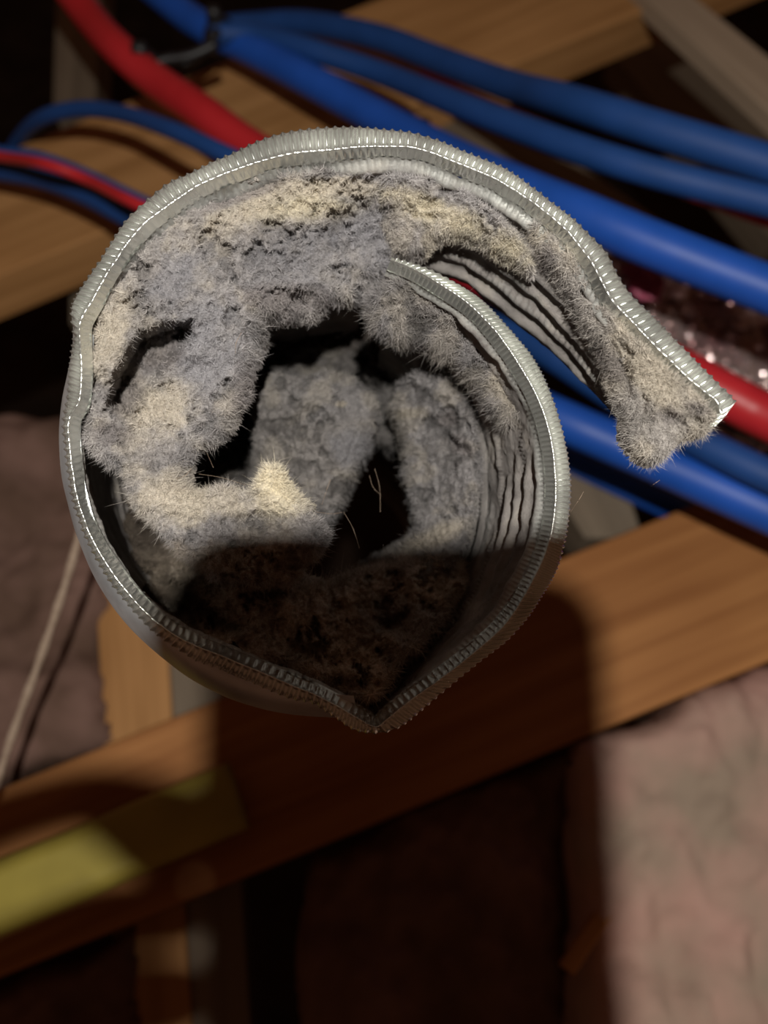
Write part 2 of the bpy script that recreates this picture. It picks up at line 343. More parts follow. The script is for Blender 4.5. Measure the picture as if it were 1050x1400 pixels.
crumple('plastic_film', [(850, 365), (880, 360), (915, 385), (900, 410), (865, 400)], .41, M['magenta'], 'small magenta pink scrap of film under the thick blue pipe at right', 'film', 7, .01)
crumple('plastic_film', [(900, 560), (1100, 620), (1100, 700), (960, 640)], .40, M['foil'], 'crumpled shiny film between the blue pipes below the red one', 'film', 8)
crumple('plastic_film', [(545, 150), (585, 160), (600, 190), (550, 190)], .5, M['foil'], 'small glinting scrap of film between blue pipes, above the top of the rim', 'film', 9, .01)

# ---------------------------------------------------------------- the duct
D0 = .149
# crest x,y | outer edge x,y | crest depth mm | outer drop mm | rib pitch px ; from the inner end of the spiral, clockwise, out to the torn flap
RIM = [
 (534, 356, 537, 352, 5, .6, 7), (569, 371, 588, 369, 3.5, 1, 7), (600, 389, 634, 394, 2, 1.5, 7), (643, 419, 669, 420, 1, 1.5, 7), (677, 454, 700, 454, 0, 1.5, 7),
 (706, 495, 729, 489, 0, 1.5, 7), (734, 545, 752, 535, 0, 1.5, 7), (751, 596, 770, 592, 0, 1.5, 7), (758, 652, 780, 651, 0, 1.5, 7), (757, 700, 778, 706, 0, 1.5, 7), (751, 735, 772, 742, 0, 1.5, 7),
 (740, 769, 761, 780, 0, 1.5, 7), (716, 815, 741, 815, 0, 1.5, 7), (691, 852, 720, 846, 0, 1.5, 8), (661, 881, 691, 878, 0, 1.5, 9), (627, 909, 653, 907, 0, 1.5, 9.5), (592, 935, 615, 938, 0, 1.5, 10),
 (560, 958, 578, 970, 0, 1.5, 10), (530, 982, 547, 994, .5, 1.5, 10), (513, 993, 515, 1003, .8, 1.5, 10), (487, 980, 484, 998, .5, 1.5, 10), (460, 964, 455, 979, .3, 1.5, 10), (431, 949, 428, 962, 0, 2, 11), (407, 940, 402, 957, 0, 2, 11.5),
 (377, 927, 370, 945, 0, 2.2, 12), (345, 913, 337, 930, 0, 2.4, 12), (313, 900, 303, 916, 0, 2.4, 12), (280, 887, 270, 904, 0, 2.4, 12), (247, 872, 237, 884, 0, 2, 12), (223, 856, 212, 866, 0, 2, 11), (192, 828, 182, 835, 0, 2, 11),
 (160, 790, 150, 796, 0, 2, 11), (132, 745, 124, 750, 0, 1.8, 11), (112, 698, 104, 701, 0, 1.5, 10), (102, 650, 94, 652, 0, 1.5, 10), (96, 605, 88, 606, -.3, 1.5, 10), (97, 573, 87, 573, -.6, 1.5, 10), (109, 550, 91, 545, -1.5, 1.5, 9), (113, 520, 94, 512, -1.8, 1.8, 9), (113, 490, 97, 485, -1.8, 1.8, 9),
 (110, 462, 100, 458, -1.5, 1.6, 9), (112, 440, 97, 428, -.8, 1.2, 9), (128, 412, 103, 406, 0, .8, 10), (152, 370, 128, 369, 0, .8, 11), (175, 335, 151, 333, 0, .8, 11), (201, 306, 174, 300, 0, .8, 11), (223, 289, 202, 273, 0, .8, 11), (247, 271, 232, 248, 0, .8, 11), (270, 256, 258, 237, 0, .8, 11),
 (299, 243, 288, 222, 0, .8, 11), (328, 232, 318, 209, 0, .8, 11), (365, 220, 356, 191, 0, .8, 11), (403, 212, 398, 180, 0, .8, 11), (456, 207, 456, 174, 0, .8, 11), (520, 202, 521, 176, 0, .8, 11), (562, 204, 565, 182, 0, .8, 11), (590, 211, 600, 192, 0, .8, 10),
 (627, 226, 637, 208, 0, .8, 10), (675, 246, 688, 229, 0, .8, 10), (714, 269, 722, 251, 0, .8, 10), (747, 293, 757, 278, -.5, .8, 10), (779, 323, 789, 304, -1, .8, 10), (805, 357, 826, 342, -1.5, .8, 11), (822, 388, 846, 378, -2, .8, 11), (838, 415, 866, 406, -2.5, .8, 12),
 (860, 438, 888, 427, -3, .7, 12), (880, 460, 905, 445, -3, .7, 12), (900, 480, 924, 465, -3, .7, 12), (920, 498, 944, 484, -3, .7, 12), (940, 518, 961, 502, -3, .7, 12), (960, 535, 979, 521, -3, .7, 12), (976, 548, 995, 537, -3, .7, 12), (984, 566, 1006, 549, -3, .7, 12)]
r_ = resample(RIM, 1.0)
cx, cy, ox, oy, dc, do, pit = r_.T; n_s = len(cx)
ph = np.cumsum(2*np.pi/pit)
tx, ty = np.gradient(cx), np.gradient(cy); k = np.ones(25)/25
tx = np.convolve(np.pad(tx, 12, 'edge'), k, 'valid'); ty = np.convolve(np.pad(ty, 12, 'edge'), k, 'valid'); tl = np.hypot(tx, ty); tx /= tl; ty /= tl
nx, ny = -ty, tx                                   # to the inside for a clockwise walk on the picture
Dc = D0+dc/1000; Do = Dc+do/1000
Cw = P(cx, cy, Dc); Ow = P(ox, oy, Do)
inn = 13+2*fbm(np.arange(n_s), np.zeros(n_s), 60, 2, 3)
Iw = P(cx+nx*inn, cy+ny*inn, Dc+.0028)
VC = np.array(C2W([0, 0, 1.])-C2W([0, 0, 0.]))      # towards the lens
DUCT = thing('dryer_duct', G(461, 640, 0), 'silver ribbed metal duct packed with grey lint, split open with a torn flap at right', 'duct')
rib = np.cos(ph)+.25*np.cos(2*ph); irr = 1+.35*fbm(np.arange(n_s), np.zeros(n_s), 23, 3, 5)
prof = []
VCn = VC[None]
def lerp(a, b, t): return a*(1-t)+b*t
outv = Ow-Iw; outv /= np.linalg.norm(outv, axis=1)[:, None]
wav = .0004*fbm(np.arange(n_s), np.zeros(n_s), 31, 2, 8)[:, None]*VCn
for t, am, lift in [(-.05, 0, -.0012), (0, .15, 0), (.04, .32, .0001), (.12, .50, .0003), (.25, .58, .0004), (.45, .60, .0005), (.65, .55, .0004), (.8, .34, .0003), (.92, .10, .0004), (1, 0, .0007)]:
    p = lerp(Ow, Cw, t)+VCn*lift+wav+VCn*(.001*am*rib*irr)[:, None]
    if t <= .12: p = p+outv*(.00012*rib)[:, None]
    prof.append(p)
for t, am, lift in [(.06, 0, .0004), (.15, .05, .0001), (.35, .20, .0), (.6, .24, .0), (.85, .12, .0), (1, 0, 0), (1.12, 0, 0)]:
    prof.append(lerp(Cw, Iw, t)+VCn*lift+wav+(outv*-.6+VCn*.5)*(.001*am*rib*irr)[:, None])
Vr = np.stack(prof, 1).reshape(-1, 3)
rim = mesh_obj('crimped_rim', Vr, grid_faces(n_s, len(prof)), M['rim'], DUCT)
tag(rim, 'bright crimped ribbed edge of the duct')
# end cut of the flap: short ribbed return
endc = resample([(984, 566, 1006, 549, 0), (981, 572, 998, 560, 0), (975, 578, 990, 571, 0), (968, 588, 979, 582, 0)], .8)
e_rib = np.cos(np.arange(len(endc))*.8*2*np.pi/8)
pe = [lerp(P(endc[:, 0]-3, endc[:, 1], D0-.0025), P(endc[:, 2], endc[:, 3], D0-.003), t)+VCn*(.00035*math.sin(math.pi*min(1, t*1.2))*e_rib)[:, None] for t in np.linspace(0, 1, 7)]
mesh_obj('torn_edge', np.stack(pe, 1).reshape(-1, 3), grid_faces(len(endc), 7), M['rim'], DUCT)

# inner wall
axis = C2W([0, -.2, -.98])-C2W([0, 0, 0]); axis /= np.linalg.norm(axis)
cen = P(431, 575, D0)
ss = slice(0, n_s, 2)
I2 = Iw[ss]; sx = cx[ss]; sy = cy[ss]; n2 = len(I2)
q = I2-cen; q -= (q@axis)[:, None]*axis; qr = np.linalg.norm(q, axis=1)[:, None]
k = np.ones(61)/61; qs = np.stack([np.convolve(np.pad(q[:, i], 30, 'edge'), k, 'valid') for i in range(3)], 1); qs *= 1
Mw = cen+qs*(.6*.97+.4*.048/np.linalg.norm(qs, axis=1)[:, None])+axis*.035
Bw = cen+qs/np.linalg.norm(qs, axis=1)[:, None]*.045+axis*.10
INW = [(534, 356, 30), (643, 419, 62), (734, 545, 84), (758, 652, 92), (740, 769, 88), (661, 881, 66), (592, 935, 44), (513, 993, 26), (431, 949, 16), (313, 900, 15), (192, 828, 14), (102, 650, 14), (112, 500, 12), (175, 335, 40)]
ki = [int(np.argmin(np.hypot(sx-x, sy-y))) for x, y, _ in INW]; iw = np.interp(sidx0 := np.arange(n2), ki, [q_[2] for q_ in INW])
iw = np.convolve(np.pad(iw, 20, 'edge'), np.ones(41)/41, 'valid')
wl = (sidx0 < ki[-1]).astype(float); wl = np.convolve(np.pad(wl, 40, 'edge'), np.ones(81)/81, 'valid')[:, None]
mp = np.stack([cx[ss]+nx[ss]*iw, cy[ss]+ny[ss]*iw], 1); mp = np.stack([np.convolve(np.pad(mp[:, i_], 12, 'edge'), np.ones(25)/25, 'valid') for i_ in range(2)], 1)
Mw = lerp(Mw, P(mp[:, 0], mp[:, 1], D0+.033), wl); bq = lerp(.78, .95, sm(0, 1, (sidx0-ki[7])/60.))[:, None]; Bw = lerp(Bw, Mw*bq+(1-bq)*(cen+axis*.035)+axis*.065, wl)
TAIL = [(520, 202, 534, 350, 36), (562, 204, 548, 356, 36), (590, 211, 566, 363, 36), (627, 226, 598, 374, 36), (675, 246, 636, 388, 35), (714, 269, 668, 414, 34), (747, 293, 700, 440, 32), (779, 323, 738, 468, 30), (805, 357, 768, 496, 28),
        (822, 388, 790, 516, 26), (838, 415, 808, 534, 24), (860, 438, 828, 556, 20), (900, 480, 852, 580, 17), (940, 518, 872, 606, 14), (984, 566, 900, 634, 12)]
tn = resample(TAIL, 1.0)
i0 = int(np.argmin(np.hypot(sx-520, sy-202))); bl = 70
for i in range(i0-bl, n2):
    jx = int(np.argmin(np.hypot(tn[:, 0]-sx[i], tn[:, 1]-sy[i]))); tp = P(tn[jx, 2], tn[jx, 3], D0+tn[jx, 4]/1000)
    t = sm(0, 1, (i-i0+bl)/bl); Mw[i] = lerp(Mw[i], tp, t)
nv = 64; vv = np.linspace(0, 1, nv); NR = 6
cross = np.cross(np.gradient(Mw*.5+I2*.5, axis=0), Mw-I2); cross /= np.linalg.norm(cross, axis=1)[:, None]
if (cross[200]@(cen-I2[200])) < 0: cross = -cross
sidx = np.arange(n2)
ring = np.zeros((n2, nv)); 
for jv, v in enumerate(vv):
    warp = v+.012*fbm(sidx, np.full(n2, v*30), 90, 2, 4)
    u = warp*NR; fr = u-np.floor(u)
    ring[:, jv] = (.5-.5*np.cos(2*np.pi*fr))**1.3
env_ = np.clip(.45+1.3*fbm(*np.meshgrid(sidx*2., np.floor(vv*NR)*97.3, indexing='ij'), 150, 3, 13), .08, 1)
env_ = np.stack([np.convolve(np.pad(env_[i_], 2, 'edge'), np.ones(5)/5, 'valid') for i_ in range(n2)])
dep = .0012*ring*lerp(env_, .95, sm(0, 1, (sidx-n2*.72)/60.)[:, None])*(1+.3*fbm(*np.meshgrid(sidx, vv*200, indexing='ij'), 60, 3, 2))
dep *= sm(0, .06, vv)[None, :]
lump = .0006*fbm(*np.meshgrid(sidx*2., vv*230, indexing='ij'), 26, 4, 6)
crimp = .0003*np.cos(ph[ss])[:, None]*(np.exp(-((vv-.30)/.022)**2)+np.exp(-((vv-.03)/.03)**2)+np.exp(-((vv-.72)/.022)**2))[None]
Wv = I2[:, None]*(1-vv[None, :, None])+Mw[:, None]*vv[None, :, None]
Wv = Wv+cross[:, None]*(dep+lump+crimp)[..., None]
dust = .90-.12*ring*(1-env_)+.02*ring+.3*fbm(*np.meshgrid(sidx*2., vv*230, indexing='ij'), 70, 4, 9); dust = np.clip(dust-.5*np.exp(-(vv/.08)**2)[None], 0, 1)
wall = mesh_obj('corrugated_wall', Wv.reshape(-1, 3), grid_faces(n2, nv), M['wall'], DUCT, cols=np.repeat(dust.reshape(-1, 1), 3, 1))
tag(wall, 'dust coated inner wall with ring corrugations')
# lower wall down to the ceiling
ie = i0-bl//2; vl = np.linspace(0, 1, 40)
Lw = Mw[:ie:3, None]*(1-vl[None, :, None])+Bw[:ie:3, None]*vl[None, :, None]+cross[:ie:3, None]*(.0012*np.abs(np.sin(vl*math.pi*12)))[None, :, None]
ve = np.linspace(.02, 1, 60); Be = Bw[:ie:3]; ec = Be.mean(0)
Le = Be[:, None]+ve[None, :, None]*(axis*.115+(ec-Be)[:, None]*0.02)+cross[:ie:3, None]*(.0012*np.abs(np.sin(ve*math.pi*16)))[None, :, None]
Lw = np.concatenate([Lw, Le], 1); nl = Lw.shape[1]
mesh_obj('lower_wall', Lw.reshape(-1, 3), grid_faces(Lw.shape[0], nl), M['wall'], DUCT, cols=np.full((Lw.shape[0]*nl, 3), .95))
# smooth outer body of the duct
PO = [(100, 445), (99, 476), (92, 512), (85, 545), (81, 582), (81, 612), (84, 650), (92, 686), (106, 735), (135, 800), (180, 861), (247, 919), (300, 949), (340, 964), (380, 974), (420, 979), (455, 981), (490, 984)]
po = resample([(*p, 0) for p in PO], 5)[:, :2]; pc = np.array([431., 600.])
def outer_ring(scale, d): return P(pc[0]+(po[:, 0]-pc[0])*scale, pc[1]+(po[:, 1]-pc[1])*scale, d)
rings = [outer_ring(1-.085*(1-math.sin(a_)), D0+.0028+.011*(1-math.cos(a_))) for a_ in np.linspace(0, math.pi/2, 14)]
last = rings[-1]
for t in np.linspace(.04, 1, 30): rings.append(outer_ring(1-.03*t-.10*t*t, D0+.0138+.07*t))
Vo = np.stack(rings, 1); tag(mesh_obj('outer_body', Vo.reshape(-1, 3), grid_faces(len(po), len(rings)), M['collar'], DUCT), 'smooth shiny outer side of the duct')

# ---------------------------------------------------------------- lint
GREY = np.array([.36, .335, .32]); BLUE = np.array([.292, .286, .303]); TAN = np.array([.56, .50, .41]); DARK = np.array([.20, .18, .175]); CREAM = np.array([.74, .66, .49]); BROWN = np.array([.33, .275, .215]); SHADE = np.array([.04, .03, .022])  # the last, near-black tone paints shade into the lint colour
def tps(ctrl):
    c = np.array(ctrl, float); p = c[:, :2]/100; z = c[:, 2]; n = len(c); r = np.linalg.norm(p[:, None]-p[None], axis=2)
    K = np.where(r > 0, r*r*np.log(r+1e-12), 0)+.02*np.eye(n); Pm = np.c_[np.ones(n), p]
    A = np.block([[K, Pm], [Pm.T, np.zeros((3, 3))]]); sol = np.linalg.solve(A, np.r_[z, 0, 0, 0])
    def f(x, y):
        x = x/100; y = y/100; s = sol[n]+sol[n+1]*x+sol[n+2]*y
        for i in range(n):
            rr = np.hypot(x-p[i, 0], y-p[i, 1]); s = s+sol[i]*rr*rr*np.log(rr+1e-12)
        return s
    return f
def blob(x, y, cx_, cy_, rx, ry, ang=0, k=0):
    a = math.radians(ang); dx, dy = x-cx_, y-cy_; u = (dx*math.cos(a)+dy*math.sin(a))/rx; v = (-dx*math.sin(a)+dy*math.cos(a))/ry
    return sm(1.45, .4, np.hypot(u, v)+.75*fbm(x, y, 26, 5, k, .65))
def sm_(a, b, x): return sm(a, b, x)
def clump(name, label, poly, ctrl, seed, base=GREY, patches=(), amp=2.2, nf=20000, flen=(1.0, 2.6), drop=9, edge=16, rough=9, wall_like=False, holes=(), cat='lint', step=1.9, group=None, frag=1.0):
    poly = np.array(poly, float); x0, y0 = poly.min(0)-14; x1, y1 = poly.max(0)+14
    X, Y = np.meshgrid(np.arange(x0, x1, step), np.arange(y0, y1, step), indexing='ij')
    s = sdf(X, Y, poly)+rough*fbm(X, Y, 38, 5, seed, .62)
    pits = 0
    for hp, dd in holes:
        hs = sdf(X, Y, np.array(hp, float))+6*fbm(X, Y, 20, 4, seed+1); pits = pits+dd*sm(-7, 9, hs)
    D = tps(ctrl)(X, Y)
    lumps = fbm(X, Y, 70, 2, seed+2)*1.2+fbm(X, Y, 26, 3, seed+4, .6)*1.0; fine = np.abs(fbm(X, Y, 11, 4, seed+6, .65))
    rid = 1-2*np.abs(fbm(X, Y, 24, 4, seed+12, .6)); D = D-amp*(.5*lumps+.45*fine+.35*rid+.22*fbm(X, Y, 7, 2, seed+13)); crev = sm(.12, .42, fbm(X, Y, 30, 4, seed+14, .7)); D = D+pits+amp*.9*crev
    e = np.clip(s/edge, 0, 1); roll = (1-np.sqrt(np.clip(1-(1-e)**2, 0, 1)))*min(drop, 4)+drop*np.clip(-s/7, 0, 1)
    base_pt = np.stack([(X-525)/F*(D0+D/1000), (700-Y)/F*(D0+D/1000), -(D0+D/1000)-roll/1000], -1)
    Vg = C2W(base_pt); n, m = X.shape; f = grid_faces(n, m); keep = (s > -7).ravel(); f = f[keep[f].all(1)][:, ::-1]
    kb = base.mean()/GREY.mean(); mix = sm(-.25, .35, fbm(X, Y, 60, 4, seed+8)); c = base[None, None]*(1-mix[..., None])+(base*.6+BLUE*kb*.4)[None, None]*mix[..., None]
    c = lerp(c, base*.35+TAN*kb*.65, (.55*sm(.05, .45, fbm(X, Y, 34, 4, seed+9)))[..., None])
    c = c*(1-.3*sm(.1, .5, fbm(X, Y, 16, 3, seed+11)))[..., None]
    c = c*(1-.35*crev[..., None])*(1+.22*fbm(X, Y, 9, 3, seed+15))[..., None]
    for col, args in patches: c = lerp(c, col[None, None], .75*blob(X, Y, *args, k=seed+5)[..., None])
    gx = np.gradient(Vg, axis=0); gy = np.gradient(Vg, axis=1); N = np.cross(gx, gy); N /= np.linalg.norm(N, axis=2)[..., None]
    N = np.where((N@VC)[..., None] < 0, -N, N)
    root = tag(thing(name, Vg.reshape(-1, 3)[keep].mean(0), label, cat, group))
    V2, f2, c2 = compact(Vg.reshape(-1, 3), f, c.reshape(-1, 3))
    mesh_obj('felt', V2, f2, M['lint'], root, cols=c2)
    # loose fibres standing off the felt
    ok = np.flatnonzero(((s > -3) & (s < 1e9)).ravel()); w_ = (1+2.5*(s.ravel()[ok] < 9)); pick = rng.choice(ok, nf, p=w_/w_.sum())
    b = Vg.reshape(-1, 3)[pick]+rng.normal(0, .00012, (nf, 3)); nn = N.reshape(-1, 3)[pick]
    sr = np.stack(np.gradient(s), -1).reshape(-1, 2)[pick]; outd = C2W(np.c_[-sr[:, 0], sr[:, 1], np.zeros(nf)])-C2W([0, 0, 0]); outd /= np.linalg.norm(outd, axis=1)[:, None]+1e-9
    er = (s.ravel()[pick] < 9)[:, None]
    rd = rng.normal(0, 1, (nf, 3)); rd /= np.linalg.norm(rd, axis=1)[:, None]
    di = nn*.35+rd*.9+outd*er*.5; di /= np.linalg.norm(di, axis=1)[:, None]
    bend = rng.normal(0, 1, (nf, 3))*.5; L = rng.uniform(flen[0], flen[1], nf)[:, None]/1000*np.where(rng.random(nf) < .04, 1.8, 1)[:, None]*np.where(er, 1.05, .62)
    sd = np.cross(di, rng.normal(0, 1, (nf, 3))); sd /= np.linalg.norm(sd, axis=1)[:, None]; wd = rng.uniform(.028, .055, nf)[:, None]/1000
    p1 = b+di*L*.5; p2 = p1+(di+bend)*L*.5
    VV = np.stack([b-sd*wd, b+sd*wd, p1-sd*wd*.8, p1+sd*wd*.8, p2], 1).reshape(-1, 3)
    cc = c.reshape(-1, 3)[pick]*rng.uniform(.7, 1.25, nf)[:, None]; CC = np.repeat(np.clip(cc, 0, 1), 5, 0)
    i = np.arange(nf)[:, None]*5; T3 = np.concatenate([i+[0, 1, 3], i+[0, 3, 2], i+[2, 3, 4]])
    fo = mesh_obj('fibres', VV, T3, M['fibre'], root, smooth=False, cols=CC); fo['kind'] = 'stuff'
    return root

# deep bed closing the tube behind everything
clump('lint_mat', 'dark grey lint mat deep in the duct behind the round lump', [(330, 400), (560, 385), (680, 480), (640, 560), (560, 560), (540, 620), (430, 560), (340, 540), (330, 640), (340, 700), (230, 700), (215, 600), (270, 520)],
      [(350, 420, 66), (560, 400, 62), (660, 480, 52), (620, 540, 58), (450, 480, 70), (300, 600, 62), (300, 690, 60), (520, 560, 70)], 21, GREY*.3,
      patches=[(SHADE, (480, 440, 120, 40)), (SHADE, (600, 480, 60, 40))], amp=7, nf=9000, drop=14, step=2.4)  # near-black patches: shade of the upper cavity painted into the mat
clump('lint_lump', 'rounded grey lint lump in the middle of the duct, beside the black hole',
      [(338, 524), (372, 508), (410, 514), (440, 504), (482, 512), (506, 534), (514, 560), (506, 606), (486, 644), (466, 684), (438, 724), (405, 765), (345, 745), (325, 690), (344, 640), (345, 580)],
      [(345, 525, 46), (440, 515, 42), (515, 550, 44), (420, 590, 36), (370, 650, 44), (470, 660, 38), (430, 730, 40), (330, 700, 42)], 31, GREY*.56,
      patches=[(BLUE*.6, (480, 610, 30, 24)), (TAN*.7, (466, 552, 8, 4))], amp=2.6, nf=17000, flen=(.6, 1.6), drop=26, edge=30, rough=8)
clump('lint_lining', 'grey lint lining the right side of the tube, beside the shiny rings',
      [(538, 560), (546, 520), (575, 500), (610, 508), (636, 530), (650, 570), (660, 640), (656, 700), (640, 750), (615, 785), (580, 798), (520, 790), (478, 792), (526, 762), (564, 742), (580, 724), (564, 690), (552, 650), (556, 610)],
      [(535, 560, 46), (600, 520, 38), (645, 550, 30), (655, 640, 28), (645, 720, 27), (560, 640, 42), (620, 640, 33), (575, 725, 36), (490, 790, 34), (600, 780, 27)], 41, GREY*.62,
      patches=[(DARK, (613, 572, 12, 12)), (DARK, (630, 610, 18, 12, 40)), (TAN*.7, (590, 735, 55, 14, -25)), (TAN*.5, (560, 565, 20, 8))], amp=3.4, nf=18000, flen=(.6, 1.8), drop=26, edge=22, rough=12,
      holes=[([(603, 560), (622, 562), (624, 582), (606, 584)], 8), ([(615, 600), (645, 612), (640, 628), (618, 615)], 5), ([(560, 520), (580, 535), (570, 560), (556, 545)], 6)])
clump('lint_fringe', 'ragged grey lint fringe hanging under the upper inner edge of the spiral',
      [(508, 400), (540, 378), (570, 388), (610, 408), (645, 435), (680, 475), (705, 520), (722, 565), (700, 575), (672, 552), (655, 520), (640, 505), (632, 482), (604, 474), (575, 455), (548, 457), (512, 440)],
      [(510, 400, 11), (540, 440, 14), (600, 415, 8.5), (620, 470, 15), (680, 490, 9), (715, 560, 9), (660, 525, 15)], 51, GREY*.78,
      patches=[(TAN*.8, (690, 540, 30, 12, 60))], amp=2.0, nf=22000, flen=(1.0, 3.0), drop=8, edge=18, rough=10)
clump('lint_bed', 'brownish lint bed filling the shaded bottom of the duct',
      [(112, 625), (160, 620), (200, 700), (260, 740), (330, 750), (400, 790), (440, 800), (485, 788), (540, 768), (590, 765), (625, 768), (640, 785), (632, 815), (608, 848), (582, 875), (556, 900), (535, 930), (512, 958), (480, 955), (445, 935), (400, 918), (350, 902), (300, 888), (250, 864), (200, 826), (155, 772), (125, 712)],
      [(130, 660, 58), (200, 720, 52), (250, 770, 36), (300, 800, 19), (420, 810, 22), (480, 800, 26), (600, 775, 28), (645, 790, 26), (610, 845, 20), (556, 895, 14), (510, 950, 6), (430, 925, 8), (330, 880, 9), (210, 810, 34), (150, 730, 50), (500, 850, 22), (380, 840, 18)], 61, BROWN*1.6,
      patches=[(SHADE, (190, 745, 75, 110, -35)), (SHADE, (190, 745, 75, 110, -35)), (SHADE, (250, 815, 70, 40, 35)), (SHADE, (140, 660, 40, 50)), (TAN*.7, (390, 885, 60, 14, 15)), (GREY*.9, (560, 850, 90, 40)), (BROWN*.8, (300, 800, 90, 40, 25))], amp=5.5, nf=42000, flen=(1.0, 3.0), drop=7, edge=18, rough=9,  # near-black patches paint the shade of the lower left pit into the bed
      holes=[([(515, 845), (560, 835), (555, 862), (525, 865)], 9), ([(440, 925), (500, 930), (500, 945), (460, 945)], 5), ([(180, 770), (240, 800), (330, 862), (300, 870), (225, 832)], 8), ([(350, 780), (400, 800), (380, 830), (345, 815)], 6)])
clump('lint_mass', 'thick fluffy grey lint mass along the upper left, curling to a cream peaked tip',
      [(120, 470), (130, 428), (152, 382), (180, 346), (212, 310), (254, 278), (306, 251), (362, 236), (430, 228), (500, 224), (548, 226), (560, 290), (548, 335), (530, 362), (505, 372), (497, 398), (450, 402), (425, 422), (395, 418), (352, 428), (345, 465), (330, 500), (322, 545), (300, 585), (268, 606), (240, 628), (232, 660),
       (262, 674), (300, 664), (335, 672), (352, 652), (369, 632), (384, 656), (400, 676), (420, 690), (426, 706), (446, 728), (432, 748), (404, 778), (398, 800), (350, 800), (290, 790), (245, 762), (212, 728), (184, 694), (168, 652), (130, 622), (114, 598), (112, 560), (118, 520)],
      [(130, 480, 4), (160, 395, 4.5), (235, 318, 5), (330, 262, 5), (450, 246, 5), (545, 250, 10), (550, 330, 24), (500, 380, 22), (430, 400, 14), (360, 415, 9), (250, 380, 4), (400, 320, 9), (470, 300, 14), (330, 480, 7), (300, 560, 5), (240, 600, 5), (200, 540, 4), (115, 570, 3), (160, 620, 5), (220, 680, 4), (300, 690, 3), (369, 648, -4), (385, 690, -1), (420, 710, 2), (430, 745, 6), (400, 790, 10), (320, 770, 10), (240, 740, 9), (280, 440, 4), (180, 700, 7), (560, 228, 8)],
      71, GREY*1.05,
      patches=[(TAN*1.1, (150, 450, 22, 60, 25)), (CREAM, (420, 280, 80, 26, -8)), (TAN*1.05, (330, 290, 60, 18, -25)), (BLUE*.9, (420, 355, 85, 55)), (BLUE, (480, 262, 30, 16)), (BLUE, (520, 320, 50, 40)), (BLUE*1.1, (285, 480, 50, 60, 20)), (BLUE*1.05, (240, 380, 50, 24, -30)), (TAN*1.1, (215, 560, 50, 40)), (TAN*1.15, (230, 680, 60, 30, 20)), (CREAM*1.08, (378, 672, 44, 38)), (CREAM*1.08, (372, 655, 22, 26)), (TAN, (300, 690, 60, 22)), (BROWN*1.2, (330, 770, 100, 26, 5)), (TAN*1.1, (440, 255, 100, 14)), (DARK, (215, 485, 40, 22, -35)), (DARK, (172, 540, 30, 22, -45)), (DARK, (150, 590, 30, 20)), (DARK*1.2, (395, 405, 60, 16)), (DARK*1.3, (330, 270, 60, 8, -20)), (DARK*1.2, (330, 540, 16, 50, 10))],
      amp=3.4, nf=95000, flen=(.7, 2.2), drop=10, edge=22, rough=11,
      holes=[([(172, 484), (192, 456), (225, 444), (262, 440), (262, 458), (236, 486), (222, 508), (205, 535), (176, 566), (146, 552), (158, 515)], 18), ([(395, 408), (430, 395), (440, 415), (405, 425)], 5), ([(290, 262), (380, 240), (382, 246), (300, 278)], 3)])
clump('lint_strip', 'cream and grey lint strip caked along the upper wall, above the bare ridges',
      [(530, 236), (590, 238), (640, 262), (690, 298), (725, 338), (735, 365), (700, 345), (660, 322), (628, 312), (598, 318), (585, 340), (566, 345), (540, 345), (522, 300)],
      [(530, 238, 4), (540, 340, 22), (600, 240, 3), (600, 325, 15), (690, 300, 4), (700, 350, 10), (750, 390, 8), (660, 325, 11)], 81, GREY*1.2,
      patches=[(CREAM*.95, (600, 290, 90, 18, 24)), (CREAM*.9, (700, 335, 34, 16, 45)), (TAN, (590, 330, 14, 18))], amp=1.6, nf=20000, flen=(.5, 1.5), drop=4, edge=14, rough=10)
clump('lint_cake', 'matted tan lint caking the torn flap and frayed at its lower end',
      [(720, 285), (760, 318), (792, 358), (820, 404), (850, 438), (890, 478), (930, 516), (968, 548), (980, 570), (968, 592), (944, 594), (925, 602), (918, 618), (900, 634), (884, 622), (868, 596), (866, 570), (858, 545), (846, 515), (836, 480), (812, 442), (786, 404), (762, 362), (732, 325)],
      [(725, 295, 2), (800, 365, 0), (850, 440, -2), (930, 518, -3.5), (978, 565, -4), (960, 592, -2), (900, 632, 3), (868, 580, 4), (830, 510, 6), (796, 442, 6.5), (760, 372, 6), (900, 540, -1), (720, 320, 6)], 91, (TAN*.62+GREY*.38),
      patches=[(TAN*.95, (890, 520, 60, 26, 45)), (DARK, (915, 570, 22, 14)), (DARK*1.1, (955, 560, 22, 12, 30)), (GREY, (790, 400, 26, 60, -35)), (DARK, (845, 500, 8, 40, -30)), (DARK, (750, 350, 10, 16)), (TAN, (735, 320, 18, 12))], amp=1.8, nf=26000, flen=(.6, 2.0), drop=4, edge=12, rough=9,
      holes=[([(838, 470), (850, 480), (866, 520), (860, 540), (845, 510)], 3), ([(905, 560), (935, 570), (930, 585), (905, 580)], 3), ([(925, 600), (935, 585), (945, 590), (938, 604)], 4)])
HAIRS = [((276, 600), (292, 640), (18)), ((272, 648), (338, 664), 14), ((330, 455), (322, 486), 3), ((432, 700), (470, 700), 18), ((470, 700), (492, 752), 22), ((440, 690), (452, 655), 18), ((375, 870), (386, 830), 8), ((505, 650), (520, 676), 30), ((560, 905), (540, 880), 10), ((780, 700), (798, 672), 6), ((890, 665), (904, 655), 4), ((240, 655), (262, 640), 4), ((520, 700), (512, 640), 30)]
hs = thing('stray_hairs', P(430, 690, D0+.01), 'fine pale stray hairs poking out of the lint round the cavities', 'hairs')
hs['kind'] = 'stuff'
hv = []; hf = []
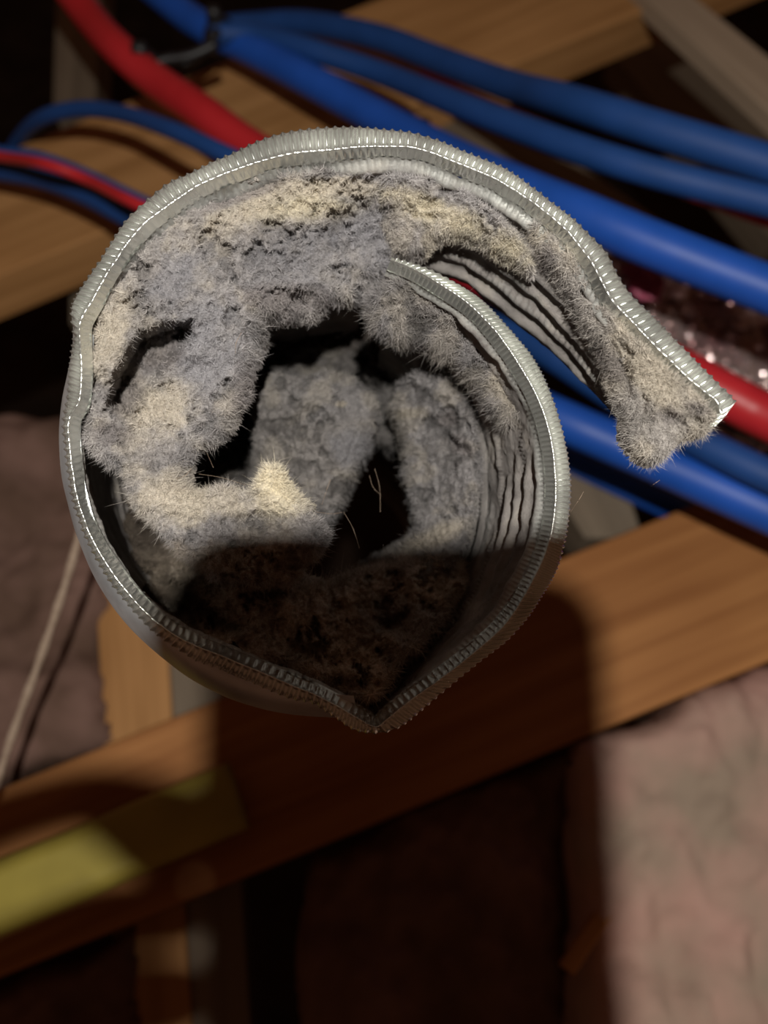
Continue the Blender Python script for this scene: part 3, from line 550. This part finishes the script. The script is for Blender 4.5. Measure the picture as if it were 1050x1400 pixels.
for (a, b, dd) in HAIRS:
    m_ = ((a[0]+b[0])/2+random.uniform(-4, 4), (a[1]+b[1])/2+random.uniform(-4, 4)); rr = resample([(*a, dd), (*m_, dd-3), (*b, dd-1)], 3); pts = P(rr[:, 0], rr[:, 1], D0+rr[:, 2]/1000)
    off = len(hv)
    for p in pts:
        for k3 in range(3):
            an = k3*2.094; hv.append(p+np.array([math.cos(an), math.sin(an)*.7, math.sin(an)*.7])*.000045)
    for i in range(len(pts)-1):
        for k3 in range(3): hf.append([off+i*3+k3, off+i*3+(k3+1) % 3, off+i*3+3+(k3+1) % 3, off+i*3+3+k3])
mesh_obj('hair', hv, hf, M['twine'], hs)['kind'] = 'stuff'

# ---------------------------------------------------------------- the photographer's phone and hand, behind the lens: they cast the shadow on the lower half
def rbox(name, x0, x1, y0, y1, z0, z1, r, mat, parent):
    pts = []
    for cx_, cy_, a0 in ((x1-r, y1-r, 0), (x0+r, y1-r, 90), (x0+r, y0+r, 180), (x1-r, y0+r, 270)):
        for k_ in range(9): a = math.radians(a0+k_*90/8); pts.append((cx_+r*math.cos(a), cy_+r*math.sin(a)))
    n = len(pts); V = []; mx, my = (x0+x1)/2, (y0+y1)/2; bz = .001
    for z, s_ in ((z0, .98), (z0+bz, 1), (z1-bz, 1), (z1, .98)): V += [(mx+(x-mx)*s_, my+(y-my)*s_, z) for x, y in pts]
    f = [list(range(n))[::-1], list(range(3*n, 4*n))]+[[q*n+i, q*n+(i+1) % n, (q+1)*n+(i+1) % n, (q+1)*n+i] for q in range(3) for i in range(n)]
    return mesh_obj(name, C2W(np.array(V)), f, mat, parent, smooth=False)
ph_ = thing('smartphone', C2W([.02, -.06, .004]), 'black smartphone held over the duct, behind the viewpoint', 'phone')
rbox('phone_body', -.018, .0585, -.133, .0170, .004, .0118, .011, M['phone'], ph_)
rbox('screen', -.016, .0565, -.131, .0150, .0118, .0121, .010, M['glass'], ph_)
def skin_fig(name, verts, edges, rads, mat, parent=None):
    me = bpy.data.meshes.new(name); W3 = C2W(np.array(verts)); org = W3.mean(0) if parent is None else np.array(parent.location)
    me.from_pydata((W3-org).tolist(), edges, []); me.materials.append(mat); o = bpy.data.objects.new(name, me); COL.objects.link(o)
    if parent is None: o.location = org
    else: o.parent = parent
    o.modifiers.new('skin', 'SKIN'); sub = o.modifiers.new('sub', 'SUBSURF'); sub.levels = 2; sub.render_levels = 2
    for i, r in enumerate(rads): me.skin_vertices[0].data[i].radius = (r, r); me.skin_vertices[0].data[i].use_root = (i == 0)
    return o
# palm beside and below the phone, index finger along its left side, others folded under it, thumb on the right
hvv = [(-.02, -.14, .030), (.02, -.12, .032), (.0, -.09, .032), (-.035, -.080, .030),   # wrist, palm
       (-.074, -.062, .022), (-.076, -.038, .012), (-.058, -.0310, .001), (-.040, -.0262, .000), (-.030, -.0325, -.0005), (-.016, -.037, -.001),  # index
       (-.078, -.074, .020), (-.082, -.066, .008), (-.060, -.0600, .0), (-.037, -.0505, .0), (-.018, -.0500, -.0005),
       (-.078, -.090, .018), (-.082, -.082, .006), (-.056, -.0760, .0), (-.037, -.067, .0), (-.018, -.066, -.0005),
       (-.074, -.108, .016), (-.078, -.099, .006), (-.056, -.0920, .0), (-.037, -.083, .0), (-.018, -.082, -.0005),
       (.045, -.115, .030), (.070, -.098, .022), (.073, -.082, .010), (.056, -.069, .016)]
hee = [(0, 1), (1, 2), (2, 3), (3, 4), (4, 5), (5, 6), (6, 7), (7, 8), (8, 9), (3, 10), (10, 11), (11, 12), (12, 13), (13, 14), (2, 15), (15, 16), (16, 17), (17, 18), (18, 19), (0, 20), (20, 21), (21, 22), (22, 23), (23, 24), (1, 25), (25, 26), (26, 27), (27, 28)]
hrr = [.024, .024, .022, .018, .010, .0085, .0062, .0062, .0095, .013, .010, .009, .0085, .0085, .007, .010, .009, .0085, .0085, .007, .010, .009, .0085, .008, .007, .014, .012, .010, .0085]
tag(skin_fig('hand', hvv, hee, hrr, M['skin']), 'hand gripping the phone, behind the viewpoint', 'hand')
